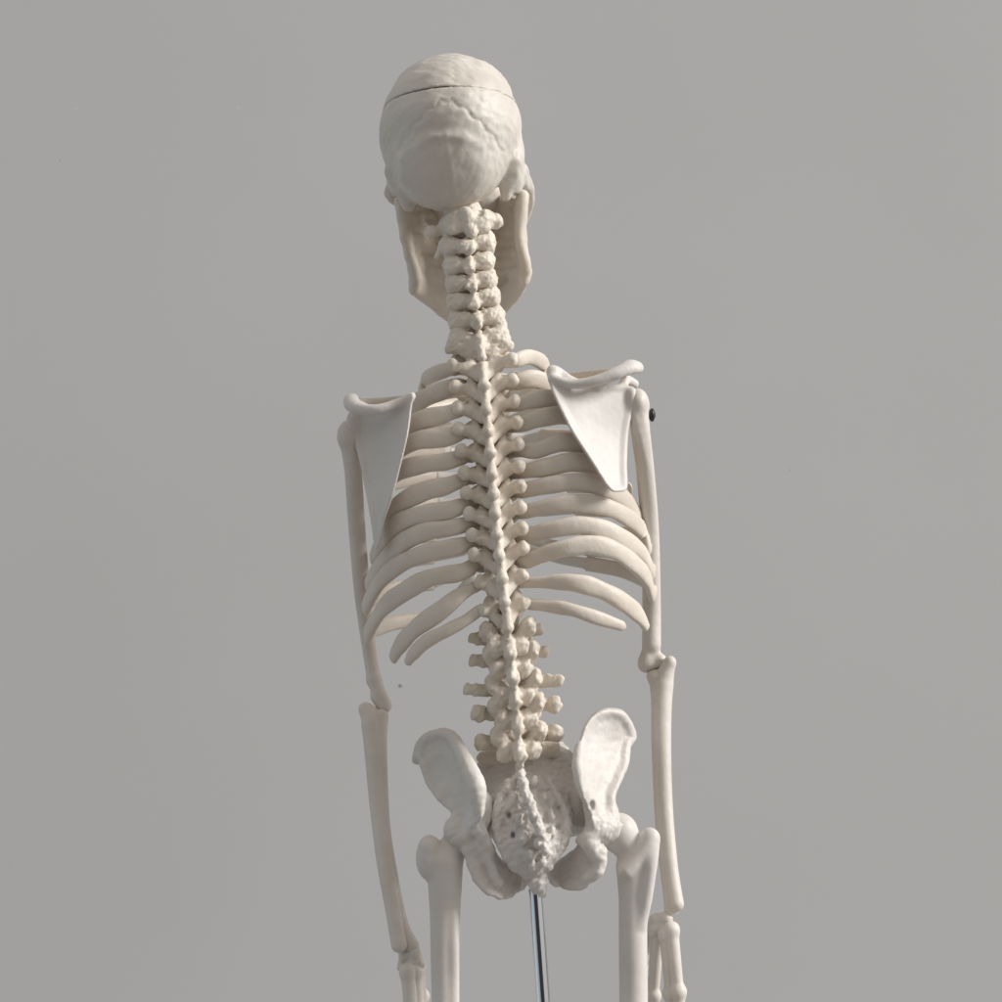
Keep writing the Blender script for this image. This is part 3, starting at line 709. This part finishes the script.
S.ell(p(579, 806, -16), (11, 22, 14), k=9); S.ell(p(606, 828, -10), (19, 18, 22), k=8)
S.chain([p(600, 830, 10), p(588, 840, 14), p(597, 856, 11)], [9, 8, 8], k=6)
S.chain([p(597, 826, 8), p(588, 834, 12), p(580, 841, 10)], [7, 6, 4.5], k=4)
S.plate([(588, 832), (602, 846), (602, 862), (598, 873), (587, 886), (572, 892), (559, 889), (550, 879), (556, 868), (568, 858), (578, 846)],
        [(590, 838, 8), (602, 850, 6), (598, 870, 6), (586, 885, 2), (572, 891, -8), (559, 888, -22), (551, 878, -34), (572, 862, -14), (580, 870, -4)], 6.5, rim=1.5, rnd=4, k=5)
S.chain([p(600, 852, 8), p(598, 868, 10), p(587, 878, 8)], [6.5, 7, 6], k=4)
S.chain([p(556, 880, -32), p(548, 866, -65), p(545, 848, -88)], [7, 6, 8], k=4)
S.chain([p(545, 846, -90), p(565, 832, -75), p(592, 826, -35)], [8, 6.5, 9], k=4)
S.ell(p(592, 806, 24), (3.2, 5, 6), k=3, sub=True)
part('hip_bone', S, PELV, h=1.3, dis=.75, wl=17, dis2=.25, wl2=7, mask=hip_rough)
S = Sdf()       # left hip bone
S.plate([(414, 761), (420, 742), (437, 733), (450, 733), (460, 745), (471, 767), (480, 784), (482, 800), (481, 816), (474, 824), (462, 838), (450, 832), (454, 818), (450, 813), (438, 805), (425, 790), (417, 770)],
        [(414, 761, -66), (424, 788, -48), (438, 733, -40), (452, 734, -28), (475, 768, 8), (486, 790, 22), (482, 814, 20), (453, 816, -16), (450, 772, -30), (440, 800, -30), (466, 806, -2), (464, 750, -10)], 4.5, rim=2.6, rimw=8, rnd=3)
S.chain([p(416, 760, -62), p(421, 743, -54), p(438, 735, -42), p(450, 736, -26), p(459, 748, -8), p(469, 769, 12), p(477, 788, 25), p(478, 811, 24)], [4.5, 4.5, 4.5, 5.5, 7, 9, 9.5, 6], k=4)
S.ell(p(486, 812, 0), (8, 20, 12), k=8); S.ell(p(464, 832, -10), (20, 19, 22), k=8)
S.chain([p(474, 820, 10), p(482, 836, 14), p(490, 848, 10)], [7, 7, 5], k=5)
S.plate([(462, 840), (466, 862), (473, 878), (482, 890), (502, 900), (516, 897), (525, 884), (516, 872), (502, 862), (492, 848), (480, 834)],
        [(464, 845, 0), (468, 865, 2), (482, 888, 4), (502, 899, -6), (516, 896, -20), (524, 884, -34), (500, 866, -12), (484, 850, 6)], 6.5, rim=1.5, rnd=4, k=5)
S.chain([p(478, 842, 10), p(488, 862, 8), p(497, 882, 6)], [5, 5, 6], k=4)
S.chain([p(520, 884, -32), p(528, 866, -65), p(532, 848, -88)], [7, 6, 8], k=4)
S.chain([p(532, 846, -90), p(512, 834, -75), p(480, 830, -35)], [8, 6.5, 9], k=4)
part('hip_bone', S, PELV, h=1.3, dis=.75, wl=17, dis2=.25, wl2=7, mask=hip_rough)

# --- thighs -------------------------------------------------------------------
S = Sdf()       # right
S.ell(p(619, 833, -14), (19, 20, 19), k=4)
S.chain([p(622, 838, -14), p(634, 856, -16)], [14, 14], k=6)
S.ell(p(648, 852, -10), (9, 23, 13), k=5)
S.chain([p(651, 837, -4), p(641, 854, 0), p(626, 870, 0)], [6.5, 7, 8], k=9)
S.chain([p(652, 838, -4), p(651, 865, -1), p(646, 900, -2), p(641, 925, -4)], [6, 6, 6, 5], k=7)
S.chain([p(633, 868, -14), p(633, 900, -13), p(633, 950, -10), p(633.5, 1010, -8), p(632, 1120, 0), p(628, 1230, 0)], [17, 14, 14, 14, 14, 20], k=5)
S.ell(p(612, 1252, 0), (18, 22, 26), k=8); S.ell(p(646, 1252, 0), (18, 22, 26), k=8)
part('femur', S, WHITE, h=1.6)
S = Sdf()       # left
S.ell(p(464, 833, -16), (18, 19, 19), k=4)
S.chain([p(462, 838, -14), p(446, 856, -14)], [14, 15], k=6)
S.ell(p(429, 858, -10), (13, 22, 15), k=5); S.ell(p(430, 846, -4), (10, 10, 10), k=4)
S.chain([p(445, 864, -12), p(445, 890, -12), p(445, 920, -12), p(445.5, 1000, -8), p(448, 1120, 0), p(452, 1230, 0)], [18, 16.5, 14.8, 13.6, 14, 20], k=5)
S.chain([p(453, 905, -3), p(454, 950, -1), p(454, 1010, 0), p(455, 1120, 6)], [3, 5, 5, 5], k=4)
S.ell(p(435, 1252, 0), (18, 22, 26), k=8); S.ell(p(469, 1252, 0), (18, 22, 26), k=8)
part('femur', S, WHITE, h=1.6)

# --- metal rod ----------------------------------------------------------------
def rod(pts, r, n=40):
    V = []; Fc = []
    P = np.array(pts); t = P[-1] - P[0]; t /= np.linalg.norm(t); a = np.cross(t, (0, 0, 1)); a /= np.linalg.norm(a); b = np.cross(t, a)
    for i in range(len(P)):
        for j in range(n):
            th = 2 * np.pi * j / n; V.append(P[i] + r * (math.cos(th) * a + math.sin(th) * b))
    for i in range(len(P) - 1):
        for j in range(n):
            q = i * n + j; q2 = i * n + (j + 1) % n; Fc.append((q, q + n, q2 + n, q2))
    Fc.append(tuple(range(n))); Fc.append(tuple(range((len(P) - 1) * n, len(P) * n))[::-1])
    return np.array(V), Fc
top, bot = p(535.5, 889, -2), p(543.5, 1002, -2); ax_ = (bot - top) / np.linalg.norm(bot - top); end = bot + (bot - top) * 3.2
ro = obj('support_rod', rod([top, top + ax_ * .3, top + ax_ * .6, bot, end - ax_ * .6, end - ax_ * .3, end], 6.9), STEEL)
ro['label'] = 'thin shiny chromed metal rod rising to the tailbone of the skeleton'; ro['category'] = 'rod'
